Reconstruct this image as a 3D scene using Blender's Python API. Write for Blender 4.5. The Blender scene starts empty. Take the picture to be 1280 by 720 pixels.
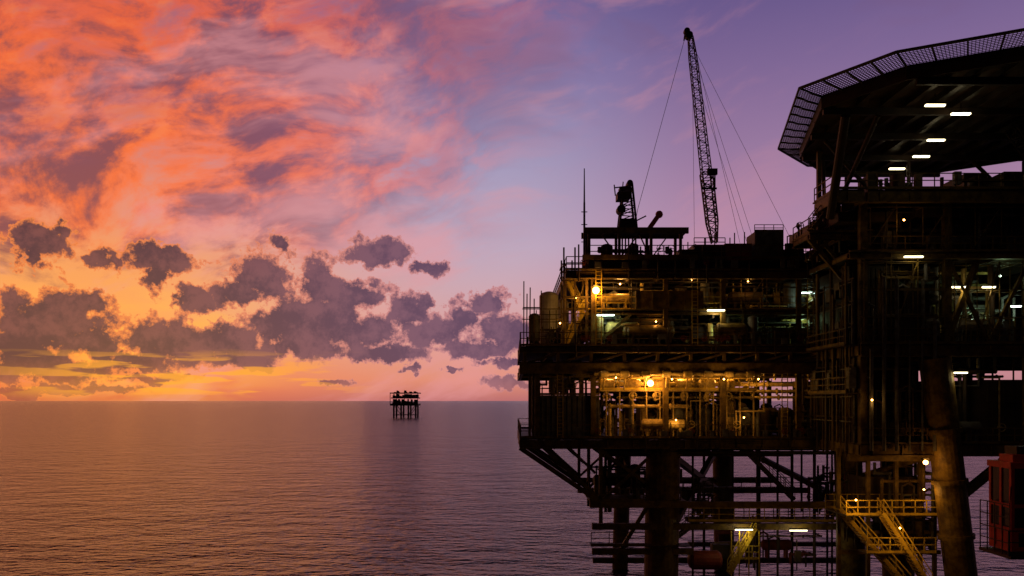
import bpy, math, random
from mathutils import Vector
scene = bpy.context.scene
R = random.Random(7)
CAMZ = 18.0

# ---------------------------------------------------------------- helpers
def lin(c):
    out = []
    for v in c:
        v = v / 255.0
        out.append(v / 12.92 if v <= 0.04045 else ((v + 0.055) / 1.055) ** 2.4)
    return tuple(out) + (1.0,)

# bearings measured from the viewpoint turned into metres at a given distance
def X(s, Y=65.0): return (s - 640) * Y / 1000.0
def Z(t, Y=65.0): return CAMZ + (501 - t) * Y / 1000.0

def mat_paint(name, c1, c2, rough=0.55, scale=1.5, metal=0.0):
    m = bpy.data.materials.new(name); m.use_nodes = True
    nt = m.node_tree; b = nt.nodes['Principled BSDF']
    tc = nt.nodes.new('ShaderNodeTexCoord')
    n = nt.nodes.new('ShaderNodeTexNoise'); n.inputs['Scale'].default_value = scale
    n.inputs['Detail'].default_value = 4; n.inputs['Roughness'].default_value = 0.7
    r = nt.nodes.new('ShaderNodeValToRGB')
    r.color_ramp.elements[0].position = 0.38; r.color_ramp.elements[0].color = (*c1, 1)
    r.color_ramp.elements[1].position = 0.62; r.color_ramp.elements[1].color = (*c2, 1)
    nt.links.new(tc.outputs['Object'], n.inputs['Vector'])
    nt.links.new(n.outputs['Fac'], r.inputs['Fac'])
    nt.links.new(r.outputs['Color'], b.inputs['Base Color'])
    b.inputs['Roughness'].default_value = rough
    b.inputs['Metallic'].default_value = metal
    b.inputs['Specular IOR Level'].default_value = 0.2
    return m

def mat_emit(name, c, s):
    m = bpy.data.materials.new(name); m.use_nodes = True
    nt = m.node_tree; b = nt.nodes['Principled BSDF']
    b.inputs['Base Color'].default_value = (0.8, 0.8, 0.8, 1)
    b.inputs['Emission Color'].default_value = (*c, 1)
    b.inputs['Emission Strength'].default_value = s
    return m

M_YEL = mat_paint('ochre_paint', (0.15, 0.10, 0.02), (0.05, 0.03, 0.013))
M_STR = mat_paint('safety_yellow_paint', (0.5, 0.36, 0.03), (0.3, 0.2, 0.03))
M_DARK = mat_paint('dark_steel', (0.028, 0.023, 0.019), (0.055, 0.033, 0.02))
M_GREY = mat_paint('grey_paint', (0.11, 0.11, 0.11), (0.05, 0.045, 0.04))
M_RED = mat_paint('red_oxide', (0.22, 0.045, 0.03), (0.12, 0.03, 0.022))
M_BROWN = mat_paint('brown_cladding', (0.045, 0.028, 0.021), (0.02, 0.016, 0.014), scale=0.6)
M_PALE = mat_paint('pale_tank', (0.6, 0.58, 0.56), (0.42, 0.39, 0.37), scale=0.8)
M_PIPE = mat_paint('pipe_paint', (0.45, 0.33, 0.11), (0.2, 0.14, 0.055), rough=0.4, scale=3)
M_CAB = mat_paint('cab_red', (0.6, 0.055, 0.03), (0.4, 0.035, 0.025), rough=0.4)
M_GLASS = mat_paint('dark_glass', (0.02, 0.02, 0.025), (0.03, 0.03, 0.035), rough=0.08)
E_FLUO = mat_emit('fluorescent_tube', (1.0, 0.86, 0.48), 6)
E_COOL = mat_emit('cool_tube', (0.75, 1.0, 0.80), 6)
E_SOD = mat_emit('sodium_or_fill_bulb', (1.0, 0.42, 0.07), 30)

def group(name, loc=(0, 0, 0)):
    e = bpy.data.objects.new(name, None); e.location = loc
    e.empty_display_size = 1
    scene.collection.objects.link(e); return e

class MB:
    def __init__(s): s.v = []; s.f = []
    def box(s, x0, x1, y0, y1, z0, z1):
        b = len(s.v)
        s.v += [(x0,y0,z0),(x1,y0,z0),(x1,y1,z0),(x0,y1,z0),(x0,y0,z1),(x1,y0,z1),(x1,y1,z1),(x0,y1,z1)]
        s.f += [(b,b+3,b+2,b+1),(b+4,b+5,b+6,b+7),(b,b+1,b+5,b+4),(b+1,b+2,b+6,b+5),(b+2,b+3,b+7,b+6),(b+3,b,b+4,b+7)]
    def frame(s, p, q):
        p = Vector(p); q = Vector(q); d = q - p
        if d.length < 1e-6: return None
        d.normalize()
        up = Vector((0,0,1)) if abs(d.z) < 0.95 else Vector((0,1,0))
        a = d.cross(up).normalized(); c = a.cross(d).normalized()
        return p, q, a, c
    def beam(s, p, q, w, h=None):
        h = w if h is None else h
        fr = s.frame(p, q)
        if fr is None: return
        p, q, a, c = fr; b = len(s.v)
        for e in (p, q):
            for (i, j) in ((-1,-1),(1,-1),(1,1),(-1,1)):
                s.v.append(tuple(e + a*(i*w/2) + c*(j*h/2)))
        s.f += [(b,b+1,b+2,b+3),(b+7,b+6,b+5,b+4)]
        for k in range(4):
            s.f.append((b+k, b+4+k, b+4+(k+1)%4, b+(k+1)%4))
    def tube(s, p, q, r, n=10, r2=None):
        r2 = r if r2 is None else r2
        fr = s.frame(p, q)
        if fr is None: return
        p, q, a, c = fr; b = len(s.v)
        for e, rr in ((p, r), (q, r2)):
            for k in range(n):
                t = 2*math.pi*k/n
                s.v.append(tuple(e + a*(rr*math.cos(t)) + c*(rr*math.sin(t))))
        s.f.append(tuple(b+k for k in range(n))); s.f.append(tuple(b+n+k for k in reversed(range(n))))
        for k in range(n):
            s.f.append((b+k, b+n+k, b+n+(k+1)%n, b+(k+1)%n))
    def path(s, pts, r, n=8):
        for i in range(len(pts)-1):
            s.tube(pts[i], pts[i+1], r, n)
        for p in pts[1:-1]:
            s.ball(p, r*1.25, 6, 4)
    def ball(s, c, r, n=10, m=6, sz=1.0):
        b = len(s.v); c = Vector(c)
        for i in range(1, m):
            ph = math.pi*i/m
            for k in range(n):
                t = 2*math.pi*k/n
                s.v.append((c.x+r*math.sin(ph)*math.cos(t), c.y+r*math.sin(ph)*math.sin(t), c.z+r*sz*math.cos(ph)))
        s.v.append((c.x,c.y,c.z+r*sz)); s.v.append((c.x,c.y,c.z-r*sz)); T = len(s.v)-2; B = T+1
        for i in range(m-2):
            for k in range(n):
                s.f.append((b+i*n+k, b+(i+1)*n+k, b+(i+1)*n+(k+1)%n, b+i*n+(k+1)%n))
        for k in range(n):
            s.f.append((T, b+k, b+(k+1)%n)); s.f.append((B, b+(m-2)*n+(k+1)%n, b+(m-2)*n+k))
    def vessel(s, p, q, r):
        p = Vector(p); q = Vector(q); d = (q-p).normalized()
        s.tube(p, q, r, 18)
        s.tube(p, p-d*r*0.3, r, 18, r*0.75); s.tube(p-d*r*0.3, p-d*r*0.45, r*0.75, 18, r*0.3)
        s.tube(q, q+d*r*0.3, r, 18, r*0.75); s.tube(q+d*r*0.3, q+d*r*0.45, r*0.75, 18, r*0.3)
    def rail(s, p, q, h=1.1, step=1.5, t=0.06):
        p = Vector(p); q = Vector(q); L = (q-p).length; n = max(1, int(L/step))
        for i in range(n+1):
            a = p.lerp(q, i/n); s.beam(a, a+Vector((0,0,h)), t)
        for z in (h, h*0.55): s.beam(p+Vector((0,0,z)), q+Vector((0,0,z)), t)
        s.beam(p+Vector((0,0,0.1)), q+Vector((0,0,0.1)), 0.03, 0.18)
    def stair(s, p, q, w=0.9, wd=(0,1,0), rail=True):
        p = Vector(p); q = Vector(q); wv = Vector(wd)*w
        for o in (Vector((0,0,0)), wv):
            s.beam(p+o, q+o, 0.08, 0.28)
            if rail:
                s.beam(p+o+Vector((0,0,1.0)), q+o+Vector((0,0,1.0)), 0.06)
                s.beam(p+o+Vector((0,0,0.55)), q+o+Vector((0,0,0.55)), 0.04)
                for i in range(6):
                    a = p.lerp(q, i/5)+o; s.beam(a, a+Vector((0,0,1)), 0.05)
        n = max(3, int(abs(q.z-p.z)/0.22))
        for i in range(n):
            a = p.lerp(q, (i+0.5)/n)
            s.beam(a, a+wv, 0.25, 0.04)
    def ladder(s, x, y, z0, z1, w=0.45):
        s.beam((x-w/2, y, z0), (x-w/2, y, z1), 0.06); s.beam((x+w/2, y, z0), (x+w/2, y, z1), 0.06)
        z = z0+0.3
        while z < z1: s.beam((x-w/2, y, z), (x+w/2, y, z), 0.035); z += 0.3
    def scaffold(s, x0, x1, y0, y1, z0, z1, r, t=0.055):
        nx = max(1, int((x1-x0)/1.6)); nz = max(1, int((z1-z0)/1.6))
        for i in range(nx+1):
            x = x0+(x1-x0)*i/nx
            for y in (y0, y1): s.beam((x, y, z0), (x, y, z1+r.uniform(-0.2, 0.5)), t)
        for j in range(1, nz+1):
            z = z0+(z1-z0)*j/nz-0.1
            for y in (y0, y1): s.beam((x0-0.2, y, z), (x1+0.2, y, z), t)
            for i in range(nx+1): s.beam((x0+(x1-x0)*i/nx, y0, z), (x0+(x1-x0)*i/nx, y1, z), t)
        for i in range(nx):
            xa_ = x0+(x1-x0)*i/nx; xb_ = x0+(x1-x0)*(i+1)/nx
            if r.random() < 0.6: s.beam((xa_, y0, z0), (xb_, y0, z1), t)
    def lattice(s, p, q, w0, w1, bays, t=0.1, tt=0.06):
        fr = s.frame(p, q); p, q, a, c = fr
        sg = ((-1,-1),(1,-1),(1,1),(-1,1))
        P = []
        for i in range(bays+1):
            f = i/bays; w = w0+(w1-w0)*f; m = p.lerp(q, f)
            P.append([m + a*(i2*w/2) + c*(j2*w/2) for i2, j2 in sg])
        for i in range(bays):
            for k in range(4):
                s.beam(P[i][k], P[i+1][k], t)
                k2 = (k+1)%4
                if i % 2: s.beam(P[i][k], P[i+1][k2], tt)
                else: s.beam(P[i][k2], P[i+1][k], tt)
                s.beam(P[i+1][k], P[i+1][k2], tt)
    def make(s, name, mat, parent=None, smooth=False):
        me = bpy.data.meshes.new(name); me.from_pydata(s.v, [], s.f); me.update()
        me.materials.append(mat)
        o = bpy.data.objects.new(name, me); scene.collection.objects.link(o)
        if parent: o.parent = parent
        return o

def lamp(name, loc, col, e, parent, r=0.25):
    l = bpy.data.lights.new(name, 'POINT'); l.energy = e; l.color = col; l.shadow_soft_size = r
    o = bpy.data.objects.new(name, l); o.location = loc; o.parent = parent
    scene.collection.objects.link(o); return o

# ---------------------------------------------------------------- platform
plat = group('offshore_platform')
Dk, Ye, Gy, Br, Rd, Pl, Pp, Sy = MB(), MB(), MB(), MB(), MB(), MB(), MB(), MB()   # by paint
Fl, Co, So = MB(), MB(), MB()                                          # lamps and added fill bulbs

X0, XM, XR = 0.65, 28.2, 56.0
Y0, Y1 = 65.0, 88.0
YR0, YR1 = 57.0, 84.0

def deck(x0, x1, y0, y1, zt, th, joist=2.6, jh=0.45):
    Dk.box(x0, x1, y0, y1, zt-0.12, zt)
    for yy in (y0, y1):
        Ye.box(x0, x1, yy-0.05, yy+0.05, zt-th+0.08, zt-0.125)
        Ye.box(x0-0.05, x1+0.05, yy-0.22, yy+0.22, zt-th, zt-th+0.08)
        Ye.box(x0-0.05, x1+0.05, yy-0.24, yy-0.001 if yy == y0 else yy+0.24, zt+0.004, zt+0.10)
        x = x0+0.8
        while x < x1:
            Ye.box(x-0.03, x+0.03, yy-0.18, yy-0.055, zt-th+0.085, zt-0.13); x += 2.1
    for xx in (x0, x1):
        Ye.box(xx-0.06, xx+0.06, y0+0.25, y1-0.25, zt-th+0.09, zt-0.125)
    x = x0+joist
    while x < x1-0.5:
        Dk.box(x-0.08, x+0.08, y0+0.25, y1-0.25, zt-jh-0.125, zt-0.125); x += joist

zc, zm, zz, zu = 14.95, 22.45, 25.4, 29.6
deck(X0, XM, Y0, Y1, zc, 0.85)
deck(X0, XM, Y0, Y1, zm, 0.55)
for yy in (Y0+0.1, 76, Y1-0.1):
    Ye.box(X0-0.05, XM, yy-0.3, yy+0.3, 20.2, 21.05)
    x = X0+0.4
    while x < XM-2:
        Ye.beam((x, yy, 21.05), (x, yy, zm-0.55), 0.25)
        Ye.beam((x, yy, 21.05), (x+2.7, yy, zm-0.6), 0.16); x += 2.7
Ye.box(X0, X0+0.3, Y0, Y1, 20.2, 21.0)
x = 2.5
while x < XM:
    Dk.box(x-0.12, x+0.12, Y0+0.5, Y1-0.5, 20.3, 20.9); x += 3.0
Dk.box(X0+0.5, XM, Y0+1.2, Y1-1, 21.1, 21.2)
XU = X(708)
deck(X(735), XM, Y0+0.6, Y1, zz, 0.35)
deck(XU, XM+3, Y0, Y1, zu-1.0, 0.7)
Dk.box(X(735), XM, Y0+1, Y1-2, zu-0.1, zu)
Ye.box(X(728), X(872), Y0-0.15, Y0+0.15, zu-0.15, zu+0.25)

for xx in (X(672), X(742), X(833), X(905), X(1000), X(1072)):
    for yy in (Y0+0.35, 76.5, Y1-0.6):
        Ye.beam((xx, yy, zc), (xx, yy, 20.2), 0.42)
        if xx > X(705):
            Ye.beam((xx, yy, zm), (xx, yy, zu-1.2), 0.36)
for a, b in ((742, 833), (905, 1000)):
    Ye.beam((X(a), 76.5, zc), (X(b), 76.5, 20.2), 0.3)
    Ye.beam((X(a), Y1-0.6, zm), (X(b), Y1-0.6, zu-1.2), 0.3)
Ye.beam((X(742), Y0+0.4, zm), (X(790), Y0+0.4, zz-0.3), 0.22)
Ye.beam((X(1000), Y0+0.4, zz), (X(1072), Y0+0.4, zu-1.5), 0.25)

for zt in (zc, zm):
    Ye.rail((X0, Y0-0.12, zt), (XM, Y0-0.12, zt)); Ye.rail((X0+0.06, Y0, zt), (X0+0.06, Y1, zt)); Ye.rail((X0, Y1, zt), (XM, Y1, zt), step=2)
Sy.rail((X(735), Y0+0.45, zz), (XM, Y0+0.45, zz))
Ye.rail((XU, Y0-0.1, zu-1.0), (X(735), Y0-0.1, zu-1.0)); Ye.rail((XU, Y0, zu-1.0), (XU, Y1, zu-1.0), step=1.7)
Ye.rail((X(735), Y0+0.6, zu+0.05), (XM, Y0+0.6, zu+0.05))

# stair tower on the left end of the upper levels
Sy.stair((X(708), Y0+1.2, zm), (X(732), Y0+1.2, zz), 0.9)
Sy.stair((X(732), Y0+2.3, zz), (X(708), Y0+2.3, zu-1.0), 0.9)
for sx in (705, 719, 733):
    Ye.beam((X(sx), Y0+0.2, zm), (X(sx), Y0+0.2, zu+0.9), 0.13)
    Ye.beam((X(sx), Y0+3.4, zm), (X(sx), Y0+3.4, zu+0.4), 0.13)
for k in range(5):
    z = zm+1.3+k*1.35
    Ye.beam((X(703), Y0+0.2, z), (X(734), Y0+0.2, z), 0.09)
    Ye.beam((X(703), Y0+0.2, z), (X(703), Y0+3.4, z), 0.09)
Ye.rail((X(708), Y0+0.2, zz), (X(735), Y0+0.2, zz))
for sx, top in ((655, 350), (659, 366), (663, 358), (668, 372), (677, 362)):
    Ye.beam((X(sx), Y0+0.6+R.random()*3, zm), (X(sx), Y0+0.6+R.random()*0.1, Z(top)), 0.09)
for t in (385, 398): Ye.beam((X(653), Y0+0.7, Z(t)), (X(706), Y0+0.7, Z(t)), 0.07)
Pl.vessel((X(686,72), 72, zm+0.8), (X(686,72), 72, Z(370,72)), 0.85)
Pl.vessel((X(703,74), 74, zm+0.8), (X(703,74), 74, Z(378,74)), 0.6)
Gy.vessel((X(668,70), 70, zm+0.8), (X(668,70), 70, Z(395,70)), 0.5)
Ye.beam((X(655), 72, Z(372)), (X(706), 72, Z(372)), 0.1)
for k in range(4): Dk.beam((X(673+k*9), 70.6, zm), (X(673+k*9), 70.6, Z(378)), 0.08)
for t in (384, 394, 404, 414): Dk.beam((X(671), 70.6, Z(t)), (X(706), 70.6, Z(t)), 0.06)

# -------- process clutter
def valve(mb, x, y, z, r=0.3):
    for k in range(8):
        a = 2*math.pi*k/8; b = 2*math.pi*(k+1)/8
        mb.beam((x+r*math.cos(a), y, z+r*math.sin(a)), (x+r*math.cos(b), y, z+r*math.sin(b)), 0.05)
    mb.beam((x-r, y, z), (x+r, y, z), 0.04); mb.tube((x, y, z), (x, y+0.5, z), 0.08, 6)

def clutter(x0, x1, y0, y1, z0, z1, n, seed, mats, hmax=None):
    r = random.Random(seed); H = z1-z0
    for i in range(n):
        x = r.uniform(x0, x1); y = r.uniform(y0, y1); mb = r.choice(mats); k = r.random()
        if k < 0.16:
            rr = r.uniform(0.06, 0.2); xx = min(x1, max(x0, x+r.uniform(-3, 3))); zz_ = z0+r.uniform(0.4, 0.9)*H
            mb.path([(x, y, z0), (x, y, zz_), (xx, y, zz_), (xx, y, z1)], rr)
            valve(mb, x, y-0.3, z0+1.1)
        elif k < 0.34:
            rr = r.uniform(0.05, 0.16); L = r.uniform(2, 8); z = z0+r.uniform(0.15, 0.98)*H; xe = min(x1, x+L)
            mb.path([(x, y, z0), (x, y, z), (xe, y, z), (xe, y+1.5, z)], rr)
            for q in range(int(L)): mb.tube((x+q, y, z), (x+q+0.08, y, z), rr*1.7, 8) if x+q < xe else None
        elif k < 0.45:
            w = r.uniform(0.6, 1.8); h = min(H*0.7, r.uniform(0.7, 2.0)); d = 0.9
            mb.box(x, min(x1, x+w), y, y+d, z0+0.2, z0+0.2+h)
            for e in (0, w):
                Ye.beam((min(x1, x+e), y-0.08, z0), (min(x1, x+e), y-0.08, z0+h+0.4), 0.09)
            Ye.beam((x, y-0.08, z0+h+0.4), (min(x1, x+w), y-0.08, z0+h+0.4), 0.09)
        elif k < 0.55:
            rr = r.uniform(0.25, 0.6); h = min(H*0.75, r.uniform(1.2, 3.0))
            mb.vessel((x, y, z0+0.5), (x, y, z0+0.4+h), rr)
            for a in range(3): mb.beam((x+rr*math.cos(a*2.1), y+rr*math.sin(a*2.1), z0), (x+rr*math.cos(a*2.1), y+rr*math.sin(a*2.1), z0+0.7), 0.1)
        elif k < 0.63:
            rr = r.uniform(0.35, 0.7); L = r.uniform(1.5, 3.5); xe = min(x1-0.5, x+L)
            if xe > x+0.5:
                mb.vessel((x, y, z0+rr+0.7), (xe, y, z0+rr+0.7), rr)
                mb.box(x+0.2, x+0.4, y-rr*0.7, y+rr*0.7, z0, z0+0.9); mb.box(xe-0.4, xe-0.2, y-rr*0.7, y+rr*0.7, z0, z0+0.9)
        elif k < 0.75:
            rr = r.uniform(0.05, 0.1); h = r.uniform(0.3, 0.8)*H
            mb.path([(x, y, z0), (x, y, z0+h), (x+0.5, y, z0+h+0.25), (x+0.9, y, z0+h), (x+0.9, y, z0)], rr)
        elif k < 0.87:
            z = z1-r.uniform(0.2, 0.9); L = r.uniform(2, 6)
            mb.box(x, min(x1, x+L), y, y+0.5, z, z+0.12)
            for q in range(int(L)+1):
                if x+q <= x1: mb.beam((x+q, y+0.25, z), (x+q, y+0.25, z1), 0.05)
        else:
            mb.box(x, x+0.5, y, y+0.35, z0+0.8, z0+1.7); mb.beam((x+0.25, y+0.4, z0), (x+0.25, y+0.4, z0+min(H, 2.6)), 0.08)

clutter(X(755), X(960), 66, 72, zc, 20.2, 70, 1, [Pp, Gy, Gy, Dk])
clutter(X(760), X(960), 72, 86, zc, 20.2, 60, 2, [Dk, Gy, Pp])
clutter(X(960), XM, 66, 86, zc, 17.4, 60, 3, [Dk, Gy, Dk])
clutter(X(960), XM, 66, 86, zc, 20.2, 10, 33, [Dk, Gy, Dk])
for i in range(12):
    y = 65.6+i*0.5; z = 19.95-(i % 4)*0.5-R.random()*0.2
    xs = X(R.choice([742, 760, 775])); xe = X(R.choice([930, 955, 1010, 1060]))
    Pp.tube((xs, y, z), (xe, y, z), R.choice([0.09, 0.12, 0.18]), 10)
    x = xs+0.5
    while x < xe:
        Pp.tube((x, y, z), (x+0.1, y, z), 0.26, 10); x += R.uniform(1.2, 2.8)
for sx in (752, 785, 815, 850, 880, 905):
    Pp.vessel((X(sx), 66.2, 19.4), (X(sx)+1.1, 66.2, 19.4), 0.38)
    Pp.tube((X(sx)+0.5, 66.2, 19.4), (X(sx)+0.5, 66.2, 18.0), 0.14)
    valve(Pp, X(sx)+0.5, 65.7, 18.4, 0.32)
# pipe row running along the outside of the girder, sodium-lit
Pp.tube((X(742), 64.6, 20.15), (X(950), 64.6, 20.15), 0.13, 10)
for sx in range(750, 950, 26):
    Pp.vessel((X(sx), 64.62, 20.15), (X(sx)+0.55, 64.62, 20.15), 0.27); Ye.beam((X(sx)-0.2, 64.62, 20.1), (X(sx)-0.2, 65, 21.0), 0.08)
    Pp.tube((X(sx)+0.3, 64.62, 20.1), (X(sx)+0.3, 65.3, 18.9), 0.07, 8)
Pp.box(X(752), X(950), 65.9, 66.4, Z(489), Z(489)+0.12)
Sy.rail((X(752), 65.9, Z(489)+0.12), (X(950), 65.9, Z(489)+0.12), 0.9, 1.3, 0.06)
for sx in range(760, 950, 17): Pp.beam((X(sx), 66.1, Z(489)), (X(sx), 66.1, zc), 0.1)
Dk.box(X(752), X(950), 66.41, 74, Z(491), Z(491)+0.08)
Gy.box(X(671), X(750), Y0+0.5, Y0+4.5, zc+0.15, Z(494))
for k in range(13):
    xx = X(671)+k*0.42; Gy.box(xx, xx+0.1, Y0+0.44, Y0+0.497, zc+0.2, Z(496))
Ye.rail((X(671), Y0+0.5, Z(494)), (X(750), Y0+0.5, Z(494)), 1.0, 1.0)
for sx in (662, 667): Ye.beam((X(sx), Y0+0.3, zc), (X(sx), Y0+0.3, 20.3), 0.2)
clutter(X(675), X(745), 70, 84, 18.4, 20.2, 10, 41, [Dk, Gy])
Br.box(X(800,84), X(880,84), 84, 84.3, zc, 20.2)
Br.box(X(905,80), X(945,80), 80, 83, zc, 18.8)

clutter(X(712), XM, 66, 71, zm, zz-0.3, 95, 4, [Dk, Gy, Pp, Dk])
clutter(X(735), XM, 71, 78, zm, zz-0.3, 50, 5, [Dk, Gy, Pp])
clutter(X(664), X(735), 68, 84, zm, zz-0.9, 30, 6, [Dk, Gy, Dk])
clutter(X(740), XM, 66.5, 78, zz, zu-1.5, 110, 7, [Dk, Gy, Pp])
clutter(X(740), XM, 65.2, 65.8, zm, zz-0.4, 26, 71, [Ye, Gy, Ye])
rs = random.Random(3)
for (a, b, z0, z1) in ((745, 790, zz, zu-1.2), (800, 835, zm, zz-0.4), (930, 990, zm, zz-0.4), (905, 960, zz, zu-1.2), (1020, 1070, zm, zu-1.2), (708, 735, zm, zu-1)):
    Ye.scaffold(X(a), X(b), Y0+0.25, Y0+1.4, z0+0.1, z1, rs)
for sx in (748, 868, 1012, 1068): Sy.ladder(X(sx), Y0-0.2, zm, zu-1.0)
for sx in (700, 980): Sy.ladder(X(sx), Y0-0.2, zc, 20.2)
for t in (345, 352, 358):
    Gy.tube((X(745), Y0+0.5, Z(t)), (X(1070), Y0+0.5, Z(t)), 0.07, 6)
# small fittings hung on the deck edges
re = random.Random(17)
for zt, ya in ((zm, Y0-0.3), (zc, Y0-0.3), (zu-1.0, Y0-0.3)):
    for k in range(34):
        x = re.uniform(X(712), XM-0.6); q = re.random()
        if q < 0.35: Gy.box(x, x+re.uniform(0.25, 0.7), ya-0.12, ya, zt+0.15, zt+re.uniform(0.5, 1.0))
        elif q < 0.6: Dk.tube((x, ya, zt-re.uniform(0.5, 1.4)), (x, ya, zt+re.uniform(0.3, 2.2)), re.uniform(0.03, 0.08), 6)
        elif q < 0.8: Dk.beam((x, ya, zt-0.4), (x+re.uniform(1, 3), ya, zt-0.4), 0.07)
        else:
            valve(Rd, x, ya, zt+0.6, 0.22)
Br.box(X(748,79), XM, 79, 79.4, zm, zu-1.2)
for k in range(34):
    xx = X(748,79)+k*0.62
    if xx < XM: Br.box(xx, xx+0.15, 78.93, 78.997, zm+0.1, zu-1.5)
Ye.box(X(795), X(880), Y0+0.2, Y0+0.24, Z(386), Z(363))
for k in range(5): Ye.box(X(795)+k*1.33, X(795)+k*1.33+0.1, Y0+0.12, Y0+0.197, Z(386), Z(363))

# open roof frame, left of the top deck
zr0, zr1 = Z(292), Z(283)
for yy in (Y0+0.3, Y0+2.4):
    Ye.box(X(730), X(862), yy, yy+0.25, zr0+0.1, zr1)
    for sx in (737, 775, 815, 852): Ye.beam((X(sx), yy+0.12, zu), (X(sx), yy+0.12, zr0+0.1), 0.22)
for sx in (733, 757, 781, 805, 829, 858): Ye.box(X(sx), X(sx)+0.2, Y0+0.551, Y0+2.399, zr0+0.25, zr1-0.05)
for a, b in ((775, 752), (775, 800), (815, 800), (815, 838)):
    Ye.beam((X(a), Y0+0.5, zu), (X(b), Y0+0.5, zr0+0.1), 0.1)
clutter(X(742), X(850), 66.5, 67.6, zu, zu+1.3, 12, 8, [Dk, Gy])
for sx in (780, 784, 788, 793, 797): Dk.beam((X(sx), 66, zu), (X(sx), 66, zr0), 0.12)
Dk.box(X(852), X(872), 66, 69, zu, zu+0.9)
for (a, b, t0, mb, yy) in ((875, 915, 303, Br, 67), (916, 951, 297, Rd, 67.4), (953, 990, 283, Gy, 67), (905, 940, 306, Gy, 72), (992, 1022, 303, Br, 68), (862, 876, 312, Dk, 67)):
    mb.box(X(a), X(b), yy, yy+2.4, zu, Z(t0))
    n = int((X(b)-X(a))/0.3)
    for k in range(n): mb.box(X(a)+k*0.3+0.05, X(a)+k*0.3+0.17, yy-0.04, yy-0.002, zu+0.1, Z(t0)-0.1)
for a in (880, 893, 925, 931, 960, 1000, 1012, 870, 905, 944, 978):
    Dk.beam((X(a), 68, Z(305)), (X(a), 68, Z(R.uniform(280, 296))), 0.08)
Ye.rail((X(875), 67.1, Z(303)), (X(915), 67.1, Z(303)), 0.8, 0.8); Ye.rail((X(953), 67.1, Z(283)), (X(990), 67.1, Z(283)), 0.6, 0.8, 0.05)
for a in (1003, 1010): Gy.tube((X(a), 68.5, zu), (X(a), 68.5, Z(294)), 0.25)

# -------- substructure
def leg(x, y, r, ztop, zbot=-4, bx=0, by=0):
    Ye.tube((x, y, ztop), (x+bx, y+by, zbot), r, 24)
for (x, y, r, bx) in ((12.7, 67.2, 1.42, -0.3), (22.6, 86, 1.05, 0.3), (12.0, 86, 0.85, -0.5), (27.9, 66.5, 1.1, 0.6)):
    leg(x, y, r, zc-0.8, bx=bx)
leg(X(1163, 57.8), 57.2, 1.05, 21, -6, 3.0, -0.5)
for zq in (16, 12.4, 8.5):
    fq = (21-zq)/27; Ye.tube((X(1163, 57.8)+3*fq, 57.2-0.5*fq, zq), (X(1163, 57.8)+3*fq+0.03, 57.2-0.5*fq, zq-0.3), 1.2, 24)
leg(X(1118, 70), 70, 1.3, zc+6, -6, 0.5, 0)
leg(47, 58, 1.15, 21, -6, 2.5, -0.5)
for zc2 in (zc-1.1, 9.7): Ye.tube((12.7, 67.2, zc2), (12.68, 67.2, zc2-0.3), 1.62, 24)
def hb(s0, s1, t, Y, w=0.35, mb=None):
    (mb or Ye).beam((X(s0,Y), Y, Z(t,Y)), (X(s1,Y), Y, Z(t,Y)), w)
for yy in (65.6, 76, 87):
    Ye.beam((X(650), yy, zc-0.8), (X(750), yy, Z(628)), 0.38)
    Ye.beam((X(680), yy, zc-0.8), (X(752), yy, Z(626)), 0.3)
    Ye.beam((X(712), yy, zc-0.8), (X(745), yy, Z(592)), 0.22)
    Ye.beam((X(748), yy, zc-0.8), (X(808), yy, Z(604)), 0.26)
    Ye.beam((X(752), yy, zc-0.8), (X(752), yy, Z(655)), 0.3)
    Ye.beam((X(752), yy, Z(628)), (X(810), yy, Z(575)), 0.24)
for yy in (65.6, 76, 86):
    Ye.beam((X(738), yy, Z(632)), (X(1075), yy, Z(632)), 0.42, 0.5)
Ye.box(X(738), X(860), 65.4, 70, Z(632)+0.26, Z(632)+0.32)
hb(740, 1050, 658, 66.2, 0.5); hb(740, 866, 689, 66.2, 0.5); hb(741, 1050, 700, 86, 0.6)
hb(860, 1160, 680, 80, 0.45)
Ye.beam((X(860), 66.5, Z(560)), (X(780), 66.5, Z(690)), 0.3)
Ye.beam((12.7, 67.2, zc-1), (22.6, 86, 8), 0.5); Ye.beam((22.6, 86, zc-1), (12.7, 67.2, 6), 0.5)
Ye.beam((12.7, 67.2, 6), (12.0, 86, 12), 0.45)
Ye.beam((22.6, 86, zc-1), (X(1118, 70), 70, 7), 0.5)
Dk.box(X(862), X(1052), 65.3, 66.8, Z(658)+0.26, Z(658)+0.34)
Sy.rail((X(862), 65.3, Z(658)+0.34), (X(1052), 65.3, Z(658)+0.34), 1.1, 1.2)
Ye.rail((X(862), 66.8, Z(658)+0.34), (X(1052), 66.8, Z(658)+0.34), 1.1, 1.2)
Ye.rail((X(738), 65.4, Z(632)+0.3), (X(806), 65.4, Z(632)+0.3), 1.0, 1.2)
Dk.box(X(862), X(1050), 74, 76.5, Z(632)+0.25, Z(632)+0.33)
Ye.rail((X(862), 74, Z(632)+0.33), (X(1050), 74, Z(632)+0.33), 1.1, 1.3)
Dk.box(X(740), X(866), 65.6, 67, Z(689)+0.26, Z(689)+0.32)
Ye.rail((X(740), 65.6, Z(689)+0.32), (X(808), 65.6, Z(689)+0.32), 1.1, 1.2)
Dk.stair((X(938), 68, zc-0.6), (X(1010), 68, Z(630)), 0.9)
Dk.stair((X(870), 72, Z(690)), (X(935), 72, Z(640)), 0.9)
Sy.rail((X(915), 65.2, Z(700)), (X(950), 65.2, Z(700)), 1.1, 0.5); Sy.stair((X(915), 65.6, Z(720)), (X(948), 65.6, Z(662)), 0.8)
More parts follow.
